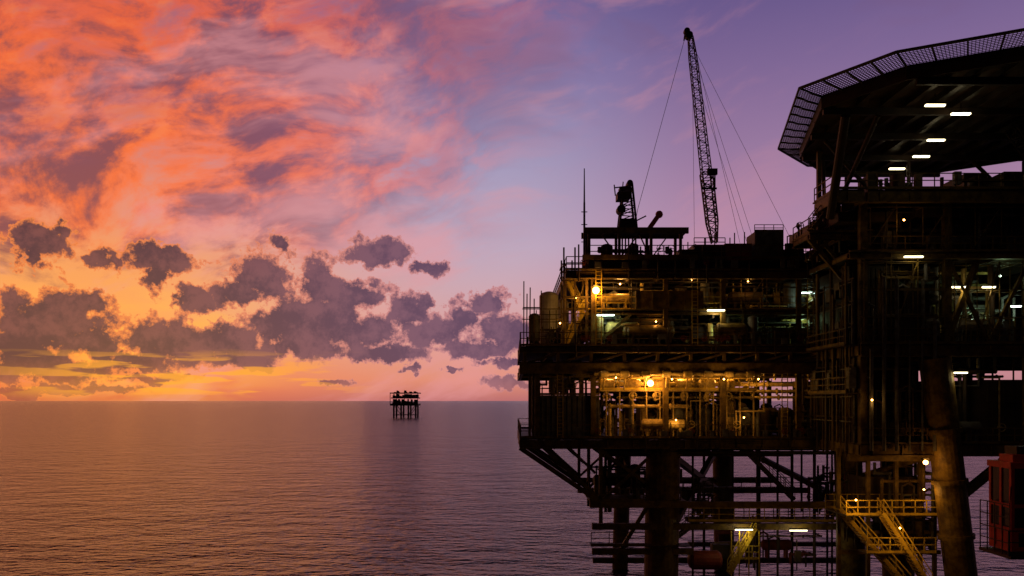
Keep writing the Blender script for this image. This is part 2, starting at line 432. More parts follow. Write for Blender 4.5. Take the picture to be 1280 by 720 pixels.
for sx in (915, 925, 937, 950): Sy.beam((X(sx), 65.2, Z(664)), (X(sx), 65.2, Z(725)), 0.08)
r3 = random.Random(5)
for sx in (757, 762, 880, 948, 972, 990, 1002, 1018, 1034, 1040, 916, 866):
    Y = r3.uniform(68, 80)
    Dk.tube((X(sx, Y), Y, zc-0.6), (X(sx, Y), Y, r3.choice([-3, -3, Z(640, Y)])), r3.choice([0.1, 0.14, 0.22]), 8)
clutter(X(745), X(860), 66, 74, Z(632)+0.3, Z(590), 26, 21, [Dk, Gy])
clutter(X(865), X(905), 66, 74, Z(658)+0.3, Z(600), 12, 22, [Dk, Gy])
clutter(X(1040), X(1075), 64, 72, Z(650), Z(590), 24, 23, [Dk, Gy, Rd])
clutter(X(870), X(1040), 66, 74, Z(720), Z(665), 14, 24, [Dk, Rd])
Rd.vessel((X(872), 67, Z(706)), (X(905), 67, Z(706)), 0.8)
for i in range(7):
    y = 66+i*1.1; Dk.tube((X(760), y, zc-1.2-(i%2)*0.3), (X(R.choice([900, 1000, 1070])), y, zc-1.2-(i%2)*0.3), 0.12, 8)
# boat-landing stairs and walkways, lower right, in safety yellow
Sy.stair((X(1045, 60), 59.2, Z(634, 60)), (X(1135, 56), 55.6, Z(735, 56)), 1.1)
Sy.stair((X(1100, 58), 57.4, Z(640, 58)), (X(1165, 55), 54.9, Z(735, 55)), 1.0)
Dk.box(X(1045, 60), X(1170, 60), 58.2, 62, Z(640, 60)-0.1, Z(640, 60))
Sy.rail((X(1045, 60), 58.15, Z(640, 60)), (X(1170, 60), 58.15, Z(640, 60)), 1.1, 0.8, 0.07)
Sy.rail((X(1045, 60), 62, Z(640, 60)), (X(1170, 60), 62, Z(640, 60)), 1.1, 0.8)
Sy.rail((X(1080, 57), 56.5, Z(690, 57)), (X(1165, 57), 56.5, Z(690, 57)), 1.1, 0.7, 0.07); Dk.box(X(1080, 57), X(1165, 57), 56.5, 58, Z(690,57)-0.08, Z(690,57))
for sx in (1048, 1085, 1120, 1150, 1168): Ye.beam((X(sx, 60), 60, Z(560, 60)), (X(sx, 60), 60, Z(760, 60)), 0.26)
hb(1048, 1175, 690, 60, 0.3); hb(1085, 1175, 665, 60, 0.25)
clutter(X(1085, 60), X(1165, 60), 59, 66, Z(690, 60), Z(580, 60), 44, 25, [Dk, Ye, Gy])
Dk.box(X(1078, 62), X(1150, 62), 62, 66, Z(640, 62), Z(596, 62))
Ye.beam((X(1195, 57), 57, Z(625, 57)), (X(1290, 57), 57, Z(548, 57)), 0.55)
Ye.beam((X(1195, 57), 57, Z(560, 57)), (X(1060, 66), 66, Z(600, 66)), 0.4)
hb(1060, 1180, 572, 58, 0.5)

# -------- right-hand module below the helideck
XA = X(1076, 57)
deck(XA, XR, YR0, YR1, zc, 0.9); deck(XA, XR, YR0, YR1, zm-0.4, 0.9)
deck(XA-0.8, XR, YR0, YR1, 28.6, 0.5)
deck(X(1012, 60), XA-0.2, 60, 63.5, 30.6, 0.5); deck(XA+0.1, XR, 60.3, YR1, 30.6, 0.5)
deck(X(1045, 56), XA-0.2, 56, 60, 32.8, 0.9); deck(XA+0.1, XR, 56.1, 72, 32.8, 0.9)
for zt in (zc, zm-0.4, 28.6, 32.8):
    Ye.rail((XA, YR0-0.1 if zt < 32 else 55.9, zt), (XR, YR0-0.1 if zt < 32 else 55.9, zt))
Ye.rail((X(1012, 60), 59.9, 30.6), (XA+6, 59.9, 30.6)); Ye.rail((X(1012,60), 60, 30.6), (X(1012,60), 63.5, 30.6))
Ye.rail((X(1045, 56), 56, 32.8), (X(1045, 56), 60, 32.8)); Ye.rail((X(1045, 56), 55.95, 32.8), (XA, 55.95, 32.8))
for sx in (1082, 1188, 1290):
    for yy in (YR0+0.5, 70):
        Ye.beam((X(sx, 57), yy, zc), (X(sx, 57), yy, 32.2), 0.5)
Ye.beam((X(1030,60), 61, 28.6), (X(1030,60), 61, 37.0), 0.3); Ye.beam((X(1030,60), 61, 30.5), (XA, 61, 28.7), 0.25)
Br.box(XA+0.1, XA+3.4, YR0+2.2, YR0+8, zm-0.35, 28.0)
Br.box(XA+3.5, X(1168, 57), YR0+0.9, YR0+7, zm-0.35, 26.2)
for k in range(9): Br.box(XA+0.3+k*0.35, XA+0.38+k*0.35, YR0+2.12, YR0+2.197, zm, 27.8)
for k in range(4): Br.box(XA+3.7+k*0.5, XA+3.8+k*0.5, YR0+0.82, YR0+0.897, zm, 26)
Br.box(XA+0.1, XA+1.6, YR0+1.5, YR0+10, zc, zm-1.4)
Br.box(XA+2.6, X(1168, 57)+1.2, YR0+5, YR0+12, zc, zm-1.4)
Br.box(X(1242, 57), XR, YR0+1.8, YR0+9, zc, zc+4.6)
for k in range(12): Br.box(X(1242, 57)+k*0.6, X(1242, 57)+k*0.6+0.12, YR0+1.72, YR0+1.797, zc+0.1, zc+4.5)
Br.box(XA, XR, 82, 82.3, zm, 30)
Br.box(XA+4, XR, 82, 82.3, zc, 20)
# outside of the module's left flank: pipe risers, cable ladders, brackets, catwalk
rw = random.Random(23)
for k in range(26):
    y = rw.uniform(YR0+0.3, 66); xo = XA-rw.uniform(0.15, 0.7); z0_ = rw.choice([zc, zc-1, zm-0.5]); z1_ = z0_+rw.uniform(3, 12)
    rw.choice([Dk, Gy, Ye]).tube((xo, y, z0_), (xo, y, min(28, z1_)), rw.uniform(0.04, 0.14), 8)
for z in (16.8, 18.6, 20.6, 23.6, 25.2, 26.8):
    Dk.beam((XA-0.35, YR0+0.3, z), (XA-0.35, 66, z), 0.1); Gy.beam((XA-0.55, YR0+0.3, z-0.3), (XA-0.55, 65, z-0.3), 0.07)
Dk.box(XA-1.1, XA-0.07, YR0+0.2, 64.5, zm-0.5, zm-0.42); Ye.rail((XA-1.1, YR0+0.2, zm-0.42), (XA-1.1, 64.5, zm-0.42), 1.1, 1.0)
Dk.box(XA-1.0, XA-0.07, YR0+0.2, 64.5, 18.5, 18.58); Ye.rail((XA-1.0, YR0+0.2, 18.58), (XA-1.0, 64.5, 18.58), 1.1, 1.0)
for k in range(12):
    y = rw.uniform(YR0+0.5, 64); z = rw.choice([18.6, zm-0.4, 25.3]); Gy.box(XA-0.6, XA-0.1, y, y+rw.uniform(0.4, 1.2), z+0.3, z+rw.uniform(0.9, 2.0))
clutter(XA+0.2, X(1180, 57), YR0+0.2, YR0+2, zm-0.4, 27.8, 26, 51, [Dk, Gy, Ye])
clutter(XA+0.2, X(1180, 57), YR0+0.2, YR0+5, zc, zm-1.3, 44, 52, [Dk, Gy, Ye])
clutter(X(1190, 57), X(1300, 57), YR0+0.3, 68, zc, zm-1.3, 60, 31, [Dk, Gy, Pp])
clutter(X(1170, 57), X(1300, 57), 58.5, 70, zm-0.4, 27.8, 70, 32, [Dk, Gy, Pp])
clutter(XA, X(1300, 57), 57.3, 66, 28.6, 31.8, 90, 34, [Dk, Gy])
clutter(X(1015, 60), XA, 60.3, 63, 30.6, 32.0, 10, 35, [Dk, Gy])
clutter(X(1075, 57), X(1300, 57), 57.5, 62, 32.8, 34.6, 16, 36, [Dk, Gy])
Ye.scaffold(X(1195, 57), X(1280, 57), YR0+0.2, YR0+1.6, zm-0.3, 28, rs)
Ye.scaffold(XA+0.2, X(1180, 57), YR0-0.1, YR0+0.6, zm-0.3, 28, rs)
Ye.scaffold(X(1085, 57), X(1280, 57), 56.6, 58.4, 29.0, 31.8, rs)
Dk.box(X(1205, 62), X(1235, 62), 62, 65, 32.8, 35.6)
Dk.box(X(1255, 60), X(1330, 60), 60, 66, 28.6, 35.2)
Ye.beam((X(1188, 57), YR0+0.4, zm), (X(1225, 57), YR0+0.4, 28), 0.35)
Ye.stair((X(1014, 60), 60.2, 28.6), (X(1045, 60), 60.2, 30.6), 0.9)
Ye.stair((X(1020, 58), 58.6, 30.6), (X(1050, 58), 58.6, 32.8), 0.9)
Ye.beam((X(1012, 60), 60.2, 30.2), (XA, 60.2, 27.2), 0.3)
Dk.box(X(1048, 58), X(1120, 58), 58, 59.8, 31.0, 31.7)
Dk.box(X(1140, 58), X(1200, 58), 57.5, 62, 31.2, 31.9)
for (a, b) in ((1188, 1290),):
    Ye.beam((X(a, 57), YR0+0.3, 28.1), (X((a+b)/2, 57), YR0+0.3, zm-0.3), 0.22)
    Ye.beam((X((a+b)/2, 57), YR0+0.3, zm-0.3), (X(b, 57), YR0+0.3, 28.1), 0.22)
for k in range(6):
    x = XA+0.6+k*0.9
    Gy.tube((x, YR0-0.35, zc-0.5), (x, YR0-0.35, R.uniform(19, 28)), R.choice([0.07, 0.1, 0.14]), 8)

# lamps of the platform, with some added fills
def fluo(x, y, z, L=1.2, mb=None, e=40, col=(1.0, 0.9, 0.6), drop=0.35):
    mb = mb or Fl
    Gy.box(x-L/2-0.05, x+L/2+0.05, y-0.12, y+0.12, z+0.051, z+0.16)
    mb.box(x-L/2, x+L/2, y-0.07, y+0.07, z-0.05, z+0.05)
    if e: lamp('lamp_or_fill_light', (x, y, z-drop), col, e, plat)
for (s, t, Y, L, e, c) in ((757, 394, 65.1, 1.4, 80, 1), (895, 388, 65.1, 1.4, 80, 0), (1013, 366, 66, 1.4, 45, 1),
        (1142, 321, 56.4, 1.3, 14, 0), (1198, 359, 57.3, 1.0, 30, 0), (1236, 359, 57.3, 0.9, 30, 0), (1201, 466, 56.4, 0.9, 22, 0),
        (930, 662, 65.0, 1.4, 50, 0), (998, 663, 65.0, 1.4, 50, 0), (1268, 383, 60, 1.0, 50, 1), (1017, 372, 74, 1.0, 0, 0)):
    fluo(X(s, Y), Y, Z(t, Y), L, Co if c else Fl, e, (0.7, 1.0, 0.7) if c else (1.0, 0.78, 0.36))
for (s, t, Y, e, r) in ((745, 363, 64.9, 300, 0.28), (813, 479, 65.2, 340, 0.26), (1157, 578, 56, 60, 0.16)):
    So.ball((X(s, Y), Y, Z(t, Y)), r); Gy.box(X(s,Y)-0.2, X(s,Y)+0.2, Y-0.1, Y+0.3, Z(t,Y)+r+0.01, Z(t,Y)+r+0.15)
    lamp('lamp_or_fill_light', (X(s, Y), Y-0.55, Z(t, Y)-0.1), (1.0, 0.42, 0.08), e, plat)
for (s, t, Y, e) in ((762, 466, 66.8, 220), (800, 468, 66.8, 300), (850, 466, 66.6, 340), (905, 466, 66.6, 320), (948, 474, 67, 100), (775, 355, 67, 190),
        (770, 472, 63.9, 60), (840, 474, 63.9, 70), (905, 474, 63.9, 70),
        (720, 372, 66, 80), (820, 402, 65.6, 45), (865, 350, 65.8, 50), (935, 352, 66, 40), (1045, 395, 66, 40), (700, 404, 65.5, 26),  # all but the first: warm fills added to bring out the deck clutter
        (845, 525, 65.4, 36), (930, 522, 65.4, 30), (1070, 625, 57.4, 90), (1125, 660, 55.2, 110), (1155, 612, 57.4, 60), (1090, 500, 56.5, 18), (1130, 275, 56.3, 10)):  # last one: weak fill added to lift the black upper right module
    So.ball((X(s, Y), Y, Z(t, Y)), 0.06); Dk.beam((X(s, Y), Y, Z(t, Y)+0.06), (X(s, Y), Y+0.9, Z(t, Y)+0.4), 0.05)
    lamp('lamp_or_fill_light', (X(s, Y), Y-0.25, Z(t, Y)-0.2), (1.0, 0.47, 0.09), e, plat)
for (s, t, Y, e) in ((1215, 400, 62, 90), (1250, 345, 60, 40), (1000, 400, 68, 50), (900, 410, 66.5, 30)):
    Co.ball((X(s, Y), Y, Z(t, Y)), 0.08); lamp('lamp_or_fill_light', (X(s, Y), Y-0.25, Z(t, Y)-0.2), (0.6, 1.0, 0.5), e, plat)

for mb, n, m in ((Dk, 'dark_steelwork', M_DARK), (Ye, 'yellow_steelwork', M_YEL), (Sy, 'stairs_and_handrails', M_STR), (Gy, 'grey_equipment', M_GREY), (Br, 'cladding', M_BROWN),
                 (Rd, 'red_equipment', M_RED), (Pl, 'pale_tanks', M_PALE), (Pp, 'pipework', M_PIPE), (Fl, 'warm_tubes', E_FLUO), (Co, 'cool_tubes', E_COOL), (So, 'sodium_and_fill_bulbs', E_SOD)):
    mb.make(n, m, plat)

# ---------------------------------------------------------------- helideck
heli = group('helideck')
H = 38.0
outer = [(21.4,64.3),(18.6,51.8),(22.3,46.4),(32.0,41.6),(41,43.6),(46,52),(43,64),(34.5,70),(25.5,69)]
cx = sum(p[0] for p in outer)/9; cy = sum(p[1] for p in outer)/9
inner = []
for p in outer:
    d = Vector((p[0]-cx, p[1]-cy)); L = d.length; d = d*((L-1.8)/L); inner.append((cx+d.x, cy+d.y))
hs, hn, hb_, hl = MB(), MB(), MB(), MB()
n = len(inner)
for z in (H-0.35, H): hs.v += [(p[0], p[1], z) for p in inner]
hs.f.append(tuple(reversed(range(n)))); hs.f.append(tuple(range(n, 2*n)))
for k in range(n): hs.f.append((k, (k+1)%n, n+(k+1)%n, n+k))
def inside(x, y):
    c = False
    for i in range(n):
        x1, y1 = inner[i]; x2, y2 = inner[(i+1)%n]
        if (y1 > y) != (y2 > y) and x < (x2-x1)*(y-y1)/(y2-y1)+x1: c = not c
    return c
def clip(fix, axis):
    vals = [a*0.1 for a in range(150, 750)]
    ins = [v for v in vals if (inside(fix, v) if axis == 'y' else inside(v, fix))]
    return (min(ins), max(ins)) if ins else None
xx = 21.0
while xx < 45:
    c = clip(xx, 'y')
    if c: hb_.box(xx-0.1, xx+0.1, c[0], c[1], H-0.75, H-0.355); hb_.box(xx-0.18, xx+0.18, c[0], c[1], H-0.80, H-0.752)
    xx += 1.6
for yy in (47.5, 52.5, 57.5, 62.5, 67):
    c = clip(yy, 'x')
    if c: hb_.box(c[0], c[1], yy-0.12, yy+0.12, H-1.25, H-0.805)
for k in range(n):
    a, c = inner[k], inner[(k+1)%n]
    hb_.beam((a[0], a[1], H-0.45), (c[0], c[1], H-0.45), 0.15, 0.85)
for k in range(n):
    a, c = Vector((*inner[k], H-0.05)), Vector((*inner[(k+1)%n], H-0.05)); A, C = Vector((*outer[k], H+0.25)), Vector((*outer[(k+1)%n], H+0.25))
    hn.beam(A, C, 0.12)
    m = max(3, int((C-A).length/1.6))
    for i in range(m+1):
        hn.beam(a.lerp(c, i/m)-Vector((0,0,0.1)), A.lerp(C, i/m), 0.10)
    m2 = int((C-A).length/0.2)
    for i in range(m2): hn.beam(a.lerp(c, i/m2), A.lerp(C, i/m2), 0.035)
    for j in range(1, 10): hn.beam(a.lerp(A, j/10), c.lerp(C, j/10), 0.035)
def st(p, q, w=0.38): hb_.tube(p, q, w/2, 12)
st((21.9, 52.5, H-1.3), (22.6, 56.8, 31.0), 0.62)
for (p, q) in (((24, 52.5, 36.7), (23.6, 57, 32.8)), ((40, 52.5, 36.7), (39, 56.5, 32.8)),
               ((24.3, 62.5, 36.7), (24.3, 62, 30.6)), ((31, 62.5, 36.7), (31, 62.5, 32.8)), ((40, 62.5, 36.7), (40, 62.5, 32.8)),
               ((28, 67, 36.7), (28, 67, 32.8)), ((36, 67, 36.7), (36, 67, 32.8)),
               ((22.5, 57.5, 36.7), (26, 57.5, 32.8)), ((36, 62.5, 36.7), (40, 62.5, 32.8))):
    st(p, q, 0.3)
hb_.lattice((34.5, 55, 37), (39, 57, 32.9), 0.9, 0.9, 8, 0.1, 0.06)
for (x, y) in ((26.5, 50.1), (28.95, 51.6), (30.1, 56.8), (31.0, 60.6), (30.7, 63.8)):
    hl.box(x-0.6, x+0.6, y-0.1, y+0.1, 36.45, 36.55); hb_.box(x-0.65, x+0.65, y-0.14, y+0.14, 36.552, 36.66); hb_.beam((x, y, 36.6), (x, y, 37.3), 0.05)
    lamp('lamp_or_fill_light', (x, y, 36.2), (1.0, 0.82, 0.45), 12, heli)
hs.make('deck_plate', M_DARK, heli); hn.make('safety_net', M_GREY, heli); hb_.make('support_frame', M_BROWN, heli); hl.make('floodlight_tubes', E_FLUO, heli)

# ---------------------------------------------------------------- crane
crane = group('lattice_boom_crane')
c1, c2, c3 = MB(), MB(), MB()
YC = 75.0
foot = Vector((X(893,YC), YC, Z(304,YC))); tip = Vector((X(863,YC), YC, Z(46,YC)))
d = tip-foot
p1 = foot+d*0.10; p2 = foot+d*0.34; p3 = foot+d*0.90
c1.lattice(foot, p1, 0.45, 0.9, 3, 0.11, 0.06)
c1.lattice(p1, p2, 0.9, 0.95, 8, 0.12, 0.07)
c1.lattice(p2, p3, 0.85, 0.62, 22, 0.075, 0.04)
c1.lattice(p3, tip, 0.62, 0.4, 4, 0.08, 0.045)
c1.tube(tip+Vector((-0.15,-0.3,0.1)), tip+Vector((-0.15,0.3,0.1)), 0.34, 14)
c1.tube(tip+Vector((-0.35,-0.25,0.5)), tip+Vector((-0.35,0.25,0.5)), 0.28, 14)
c1.beam(tip, tip+Vector((-0.4,0,0.6)), 0.25); c1.beam(tip+Vector((-0.5,0,0.4)), tip+Vector((-0.6,0,-0.35)), 0.12)
hk = foot+d*0.335
c1.box(hk.x-0.1, hk.x+0.8, YC-1.0, YC-0.62, hk.z-0.3, hk.z+0.25); c1.tube((hk.x+0.6, YC-0.8, hk.z), (hk.x+0.6, YC-0.8, hk.z-1.5), 0.07)
c1.box(hk.x-0.65, hk.x+0.8, YC-0.75, YC-0.6, hk.z-1.6, hk.z-1.45)
c1.tube((foot.x-1.2, YC+1, zu), (foot.x-1.2, YC+1, foot.z-1.0), 1.1, 20)
c1.box(foot.x-2.2, foot.x+0.6, YC-0.9, YC+2.8, foot.z-1.3, foot.z-0.3)
gy = 66.5; gx = X(782, gy); gb = zr1; gt = Z(228, gy)
for yy in (gy-0.6, gy+0.6):
    c1.beam((gx-0.6, yy, gb), (gx-0.3, yy, gt-1.4), 0.16); c1.beam((gx+0.85, yy, gb), (gx+0.45, yy, gt-0.2), 0.16)
    for k in range(5):
        z = gb+0.1+k*0.6; w = 0.8-k*0.07
        c1.beam((gx-w*0.75, yy, z), (gx+w, yy, z+0.5), 0.07); c1.beam((gx+w, yy, z), (gx-w*0.75, yy, z+0.1), 0.07)
c1.box(gx-0.75, gx+0.3, gy-0.65, gy+0.65, gt-1.5, gt-0.95); c1.box(gx-0.45, gx+0.8, gy-0.4, gy+0.4, gb+0.01, gb+0.9)
c1.box(gx-0.55, gx+0.6, gy-0.45, gy+0.45, gt-0.7, gt-0.5)
c1.tube((gx+0.3, gy-0.5, gt-0.15), (gx+0.3, gy+0.5, gt-0.15), 0.25, 14); c1.beam((gx-0.85, gy, gt-1.1), (gx-0.95, gy, gt-0.2), 0.09)
c1.beam((gx-0.95, gy, gt-0.45), (gx+0.55, gy, gt-0.28), 0.09); c1.beam((gx-0.3, gy, gt-0.9), (gx-0.2, gy, gt+0.05), 0.08)
c1.tube((gx-0.4, gy-0.45, gt-2.3), (gx-0.4, gy+0.45, gt-2.3), 0.36, 14)
c1.beam((gx+0.9, gy, gb+0.8), (gx+1.7, gy, gb+1.2), 0.1)
c1.box(gx-0.8, gx+3.0, gy-0.9, gy+0.9, gb-0.35, gb+0.008)
c2.beam((X(812,66.5), 66.5, Z(285,66.5)), (X(824,66.5), 66.5, Z(268,66.5)), 0.55, 0.38); c2.ball((X(824,66.5), 66.5, Z(268,66.5)), 0.32)
def rope(p, q, r=0.022): c3.tube(p, q, r, 5)
rope(tip+Vector((-0.4,0,0.3)), (X(797,67), 67, Z(262,67))); rope((X(797,67), 67, Z(262,67)), (gx+0.8, gy, gb+0.5))
rope(tip+Vector((0.2,0.2,-0.5)), (X(868,75), 75, Z(300,75)), 0.016)
for (s, t, k) in ((925, 290, -0.5), (943, 290, -1.5), (986, 280, -1.0), (934, 290, -3)):
    rope(tip+Vector((0.3,0,k)), (X(s,70), 70, Z(t+14,70)), 0.016)
c1.make('boom_and_gantry', M_DARK, crane); c2.make('red_jib_end', M_CAB, crane); c3.make('wire_ropes', M_DARK, crane)

mast = group('radio_mast'); mm = MB()
mm.tube((X(731.5), 65.8, zu-1), (X(731.5), 65.8, Z(250)), 0.11, 8, 0.08); mm.tube((X(731.5), 65.8, Z(250)), (X(731.5), 65.8, Z(207)), 0.07, 8, 0.04)
for t in (300, 278, 262): mm.beam((X(731.5)-0.25, 65.8, Z(t)), (X(731.5)+0.25, 65.8, Z(t)), 0.06)
mm.make('whip_antenna', M_DARK, mast)

# ---------------------------------------------------------------- red operator cab at the right
cab = group('crane_cab'); k1, k2, k3 = MB(), MB(), MB()
YB = 32.0; DB = 1.5
xa = X(1236, YB+DB); xb = xa+2.3; za, zb_ = Z(690,YB), Z(578,YB)
k1.box(xa, xb, YB, YB+DB, za, za+0.95); k1.box(xa-0.05, xb+0.05, YB-0.05, YB+DB+0.05, zb_-0.25, zb_)
for (x, y) in ((xa,YB),(xb-0.14,YB),(xa,YB+DB-0.14),(xb-0.14,YB+DB-0.14),(xa+1.05,YB),(xa,YB+0.65)):
    k1.box(x+0.002, x+0.138, y+0.002, y+0.138, za+0.95, zb_-0.25)
k1.box(xa+0.003, xb-0.003, YB+0.003, YB+0.12, za+1.75, za+1.9); k1.box(xa+0.004, xa+0.1, YB+0.13, YB+DB-0.13, za+1.75, za+1.9)
k1.box(xa+0.25, xb-0.3, YB+0.3, YB+1.2, zb_, zb_+0.28)
for i in range(3): k1.box(xa-0.04, xa-0.003, YB+0.1+i*0.45, YB+0.42+i*0.45, za+0.15, za+0.8)
k2.box(xa+0.05, xb-0.05, YB+0.06, YB+0.08, za+0.95, zb_-0.25); k2.box(xa+0.05, xa+0.07, YB+0.15, YB+DB-0.15, za+0.95, zb_-0.25)
k2.box(xa+0.3, xa+0.9, YB-0.012, YB-0.002, za+0.2, za+0.75)
k3.rail((xa-0.35, YB-0.4, za-0.1), (xb+1, YB-0.4, za-0.1), 1.0, 0.7, 0.04); k3.box(xa-0.3, xb+6, YB-0.45, YB+1.7, za-0.22, za-0.1)
for i in range(5): k3.beam((xa-0.3, YB-0.4+i*0.5, za-0.1), (xa-0.3, YB-0.4+i*0.5, za+1.9), 0.035)
for z in (0.4, 0.9, 1.4, 1.9): k3.beam((xa-0.3, YB-0.4, za+z), (xa-0.3, YB+1.6, za+z), 0.035)
k3.beam((xa-0.3, YB-0.4, za+1.9), (xa, YB, za+2.6), 0.04)
k3.beam((xa+0.9, YB+1, zb_+0.25), (xb+3, YB+1, zb_+2.2), 0.35); k3.tube((xb+3, YB+1, -4), (xb+3, YB+1, zb_+2.6), 0.7, 20)
k3.box(xa+0.6, xa+1.4, YB+0.6, YB+1.4, zb_+0.28, zb_+0.6)
k1.make('cab_body', M_CAB, cab); k2.make('cab_windows', M_GLASS, cab); k3.make('cab_support', M_DARK, cab)

# ---------------------------------------------------------------- distant platform
D = 857.0; far = group('offshore_platform'); f1 = MB()
def fx(s): return (s-640)*D/1000
xs0, xs1 = fx(490), fx(524)
zt = lambda t: CAMZ+(501-t)*D/1000
for x in (fx(494), fx(503), fx(512), fx(521)):
    for y in (D-10, D+10):
        f1.tube((x, y, -5), (x, y, zt(506)), 0.95, 10)
f1.box(xs0, xs1, D-14, D+14, zt(507), zt(504.5)); f1.box(xs0+1, xs1-0.5, D-13, D+13, zt(498.2), zt(496.8)); f1.box(xs0-0.5, xs1+0.5, D-13, D+13, zt(492), zt(490.8))
for y in (D-10, D+10):
    f1.beam((fx(494), y, zt(506)), (fx(503), y, 3), 0.6); f1.beam((fx(521), y, zt(506)), (fx(512), y, 3), 0.6); f1.beam((fx(494), y, 3), (fx(521), y, 3), 0.6)
rf = random.Random(11)
for i in range(36):
    x = rf.uniform(xs0+1, xs1-5); f1.box(x, x+rf.uniform(1.2, 4), D-10+i*0.5, D-8+i*0.5, zt(504.5), zt(504.5)+rf.uniform(1, 5))
for i in range(36):
    x = rf.uniform(xs0+1, xs1-4); f1.box(x, x+rf.uniform(1, 3.5), D-10+i*0.5, D-8+i*0.5, zt(496.8), zt(496.8)+rf.uniform(1, 4))
for i in range(14):
    x = rf.uniform(xs0+1, xs1-3); f1.box(x, x+rf.uniform(0.5, 3), D-8+i, D-7+i, zt(490.8), zt(490.8)+rf.uniform(0.6, 2.6))
for x in (xs0, xs0+7, xs0+15, xs0+22, xs1): f1.beam((x, D-13, zt(506)), (x, D-13, zt(491)), 0.6)
f1.make('platform_structure', M_DARK, far)

# ---------------------------------------------------------------- sea
me = bpy.data.meshes.new('sea')
me.from_pydata([(-60000,-3000,0),(60000,-3000,0),(60000,90000,0),(-60000,90000,0)], [], [(0,1,2,3)])
sea = bpy.data.objects.new('sea', me); scene.collection.objects.link(sea)
m = bpy.data.materials.new('sea_water'); m.use_nodes = True; nt = m.node_tree; bs = nt.nodes['Principled BSDF']
bs.inputs['Base Color'].default_value = (0.007, 0.011, 0.018, 1); bs.inputs['Roughness'].default_value = 0.24; bs.inputs['IOR'].default_value = 1.333
geo = nt.nodes.new('ShaderNodeNewGeometry')
prev = None
for (sc, amp, sx, det) in ((0.05, 1.3, 1.0, 2), (0.22, 1.35, 0.55, 3), (0.9, 0.72, 0.6, 3)):
    mp = nt.nodes.new('ShaderNodeMapping'); mp.inputs['Scale'].default_value = (sc*sx, sc, sc); mp.inputs['Rotation'].default_value = (0, 0, 0.25)
    nz = nt.nodes.new('ShaderNodeTexNoise'); nz.noise_dimensions = '2D'; nz.inputs['Scale'].default_value = 1; nz.inputs['Detail'].default_value = det
    mu = nt.nodes.new('ShaderNodeMath'); mu.operation = 'MULTIPLY'; mu.inputs[1].default_value = amp
    nt.links.new(geo.outputs['Position'], mp.inputs['Vector']); nt.links.new(mp.outputs[0], nz.inputs['Vector']); nt.links.new(nz.outputs['Fac'], mu.inputs[0])
    if prev is None: prev = mu.outputs[0]
    else:
        ad = nt.nodes.new('ShaderNodeMath'); ad.operation = 'ADD'; nt.links.new(prev, ad.inputs[0]); nt.links.new(mu.outputs[0], ad.inputs[1]); prev = ad.outputs[0]
bp = nt.nodes.new('ShaderNodeBump'); bp.inputs['Strength'].default_value = 1.0; bp.inputs['Distance'].default_value = 1.0
nt.links.new(prev, bp.inputs['Height']); nt.links.new(bp.outputs[0], bs.inputs['Normal'])
me.materials.append(m)

# ---------------------------------------------------------------- sky
w = bpy.data.worlds.new('World'); scene.world = w; w.use_nodes = True; nt = w.node_tree
for n_ in list(nt.nodes): nt.nodes.remove(n_)
L = nt.links
def sock(i, v):
    if isinstance(v, (int, float)): i.default_value = v
    elif isinstance(v, tuple): i.default_value = v
    else: L.new(v, i)
def MT(op, a, b=None, c=None, clamp=False):
    n = nt.nodes.new('ShaderNodeMath'); n.operation = op; n.use_clamp = clamp
    sock(n.inputs[0], a)
    if b is not None: sock(n.inputs[1], b)
    if c is not None: sock(n.inputs[2], c)
    return n.outputs[0]
def SS(v, a, b, o0=0.0, o1=1.0):
    n = nt.nodes.new('ShaderNodeMapRange'); n.interpolation_type = 'SMOOTHSTEP'; sock(n.inputs[0], v)
    n.inputs[1].default_value = a; n.inputs[2].default_value = b; n.inputs[3].default_value = o0; n.inputs[4].default_value = o1
    return n.outputs[0]
def MX(f, a, b, mode='MIX'):
    n = nt.nodes.new('ShaderNodeMix'); n.data_type = 'RGBA'; n.blend_type = mode
    sock(n.inputs[0], f); sock(n.inputs[6], a); sock(n.inputs[7], b); return n.outputs[2]
def CMB(x, y, z=0.0):
    n = nt.nodes.new('ShaderNodeCombineXYZ'); sock(n.inputs[0], x); sock(n.inputs[1], y); sock(n.inputs[2], z); return n.outputs[0]
def VM(op, a, b=None, c=None):
    n = nt.nodes.new('ShaderNodeVectorMath'); n.operation = op; sock(n.inputs[0], a)
    if b is not None: sock(n.inputs[1], b)
    if c is not None: sock(n.inputs[2], c)
    return n.outputs[1] if op == 'LENGTH' else n.outputs[0]
def NZ(v, scale, det=5, rough=0.5, dist=0.0, col=False):
    n = nt.nodes.new('ShaderNodeTexNoise'); n.noise_dimensions = '2D'; sock(n.inputs['Vector'], v); n.inputs['Scale'].default_value = scale
    n.inputs['Detail'].default_value = det; n.inputs['Roughness'].default_value = rough; n.inputs['Distortion'].default_value = dist
    return n.outputs['Color'] if col else n.outputs['Fac']
def RAMP(v, stops):
    n = nt.nodes.new('ShaderNodeValToRGB'); e = n.color_ramp.elements
    stops = sorted(stops); e[0].position = stops[0][0]; e[0].color = lin(stops[0][1]); e[1].position = stops[-1][0]; e[1].color = lin(stops[-1][1])
    for p, c in stops[1:-1]:
        k = e.new(p); k.color = lin(c)
    sock(n.inputs[0], v); return n.outputs[0]
tc = nt.nodes.new('ShaderNodeTexCoord')
dirn = VM('NORMALIZE', tc.outputs['Generated'])
sp = nt.nodes.new('ShaderNodeSeparateXYZ'); L.new(dirn, sp.inputs[0]); dx, dy, dz = sp.outputs
az = MT('ARCTAN2', dx, dy); el = MT('ARCSINE', dz)
P = CMB(az, el)
def AE(s, t):
    a = math.atan((s-640)/1000); return a, math.atan((501-t)/1000*math.cos(a))
def ev(t): return math.atan((501-t)/1000)/0.75
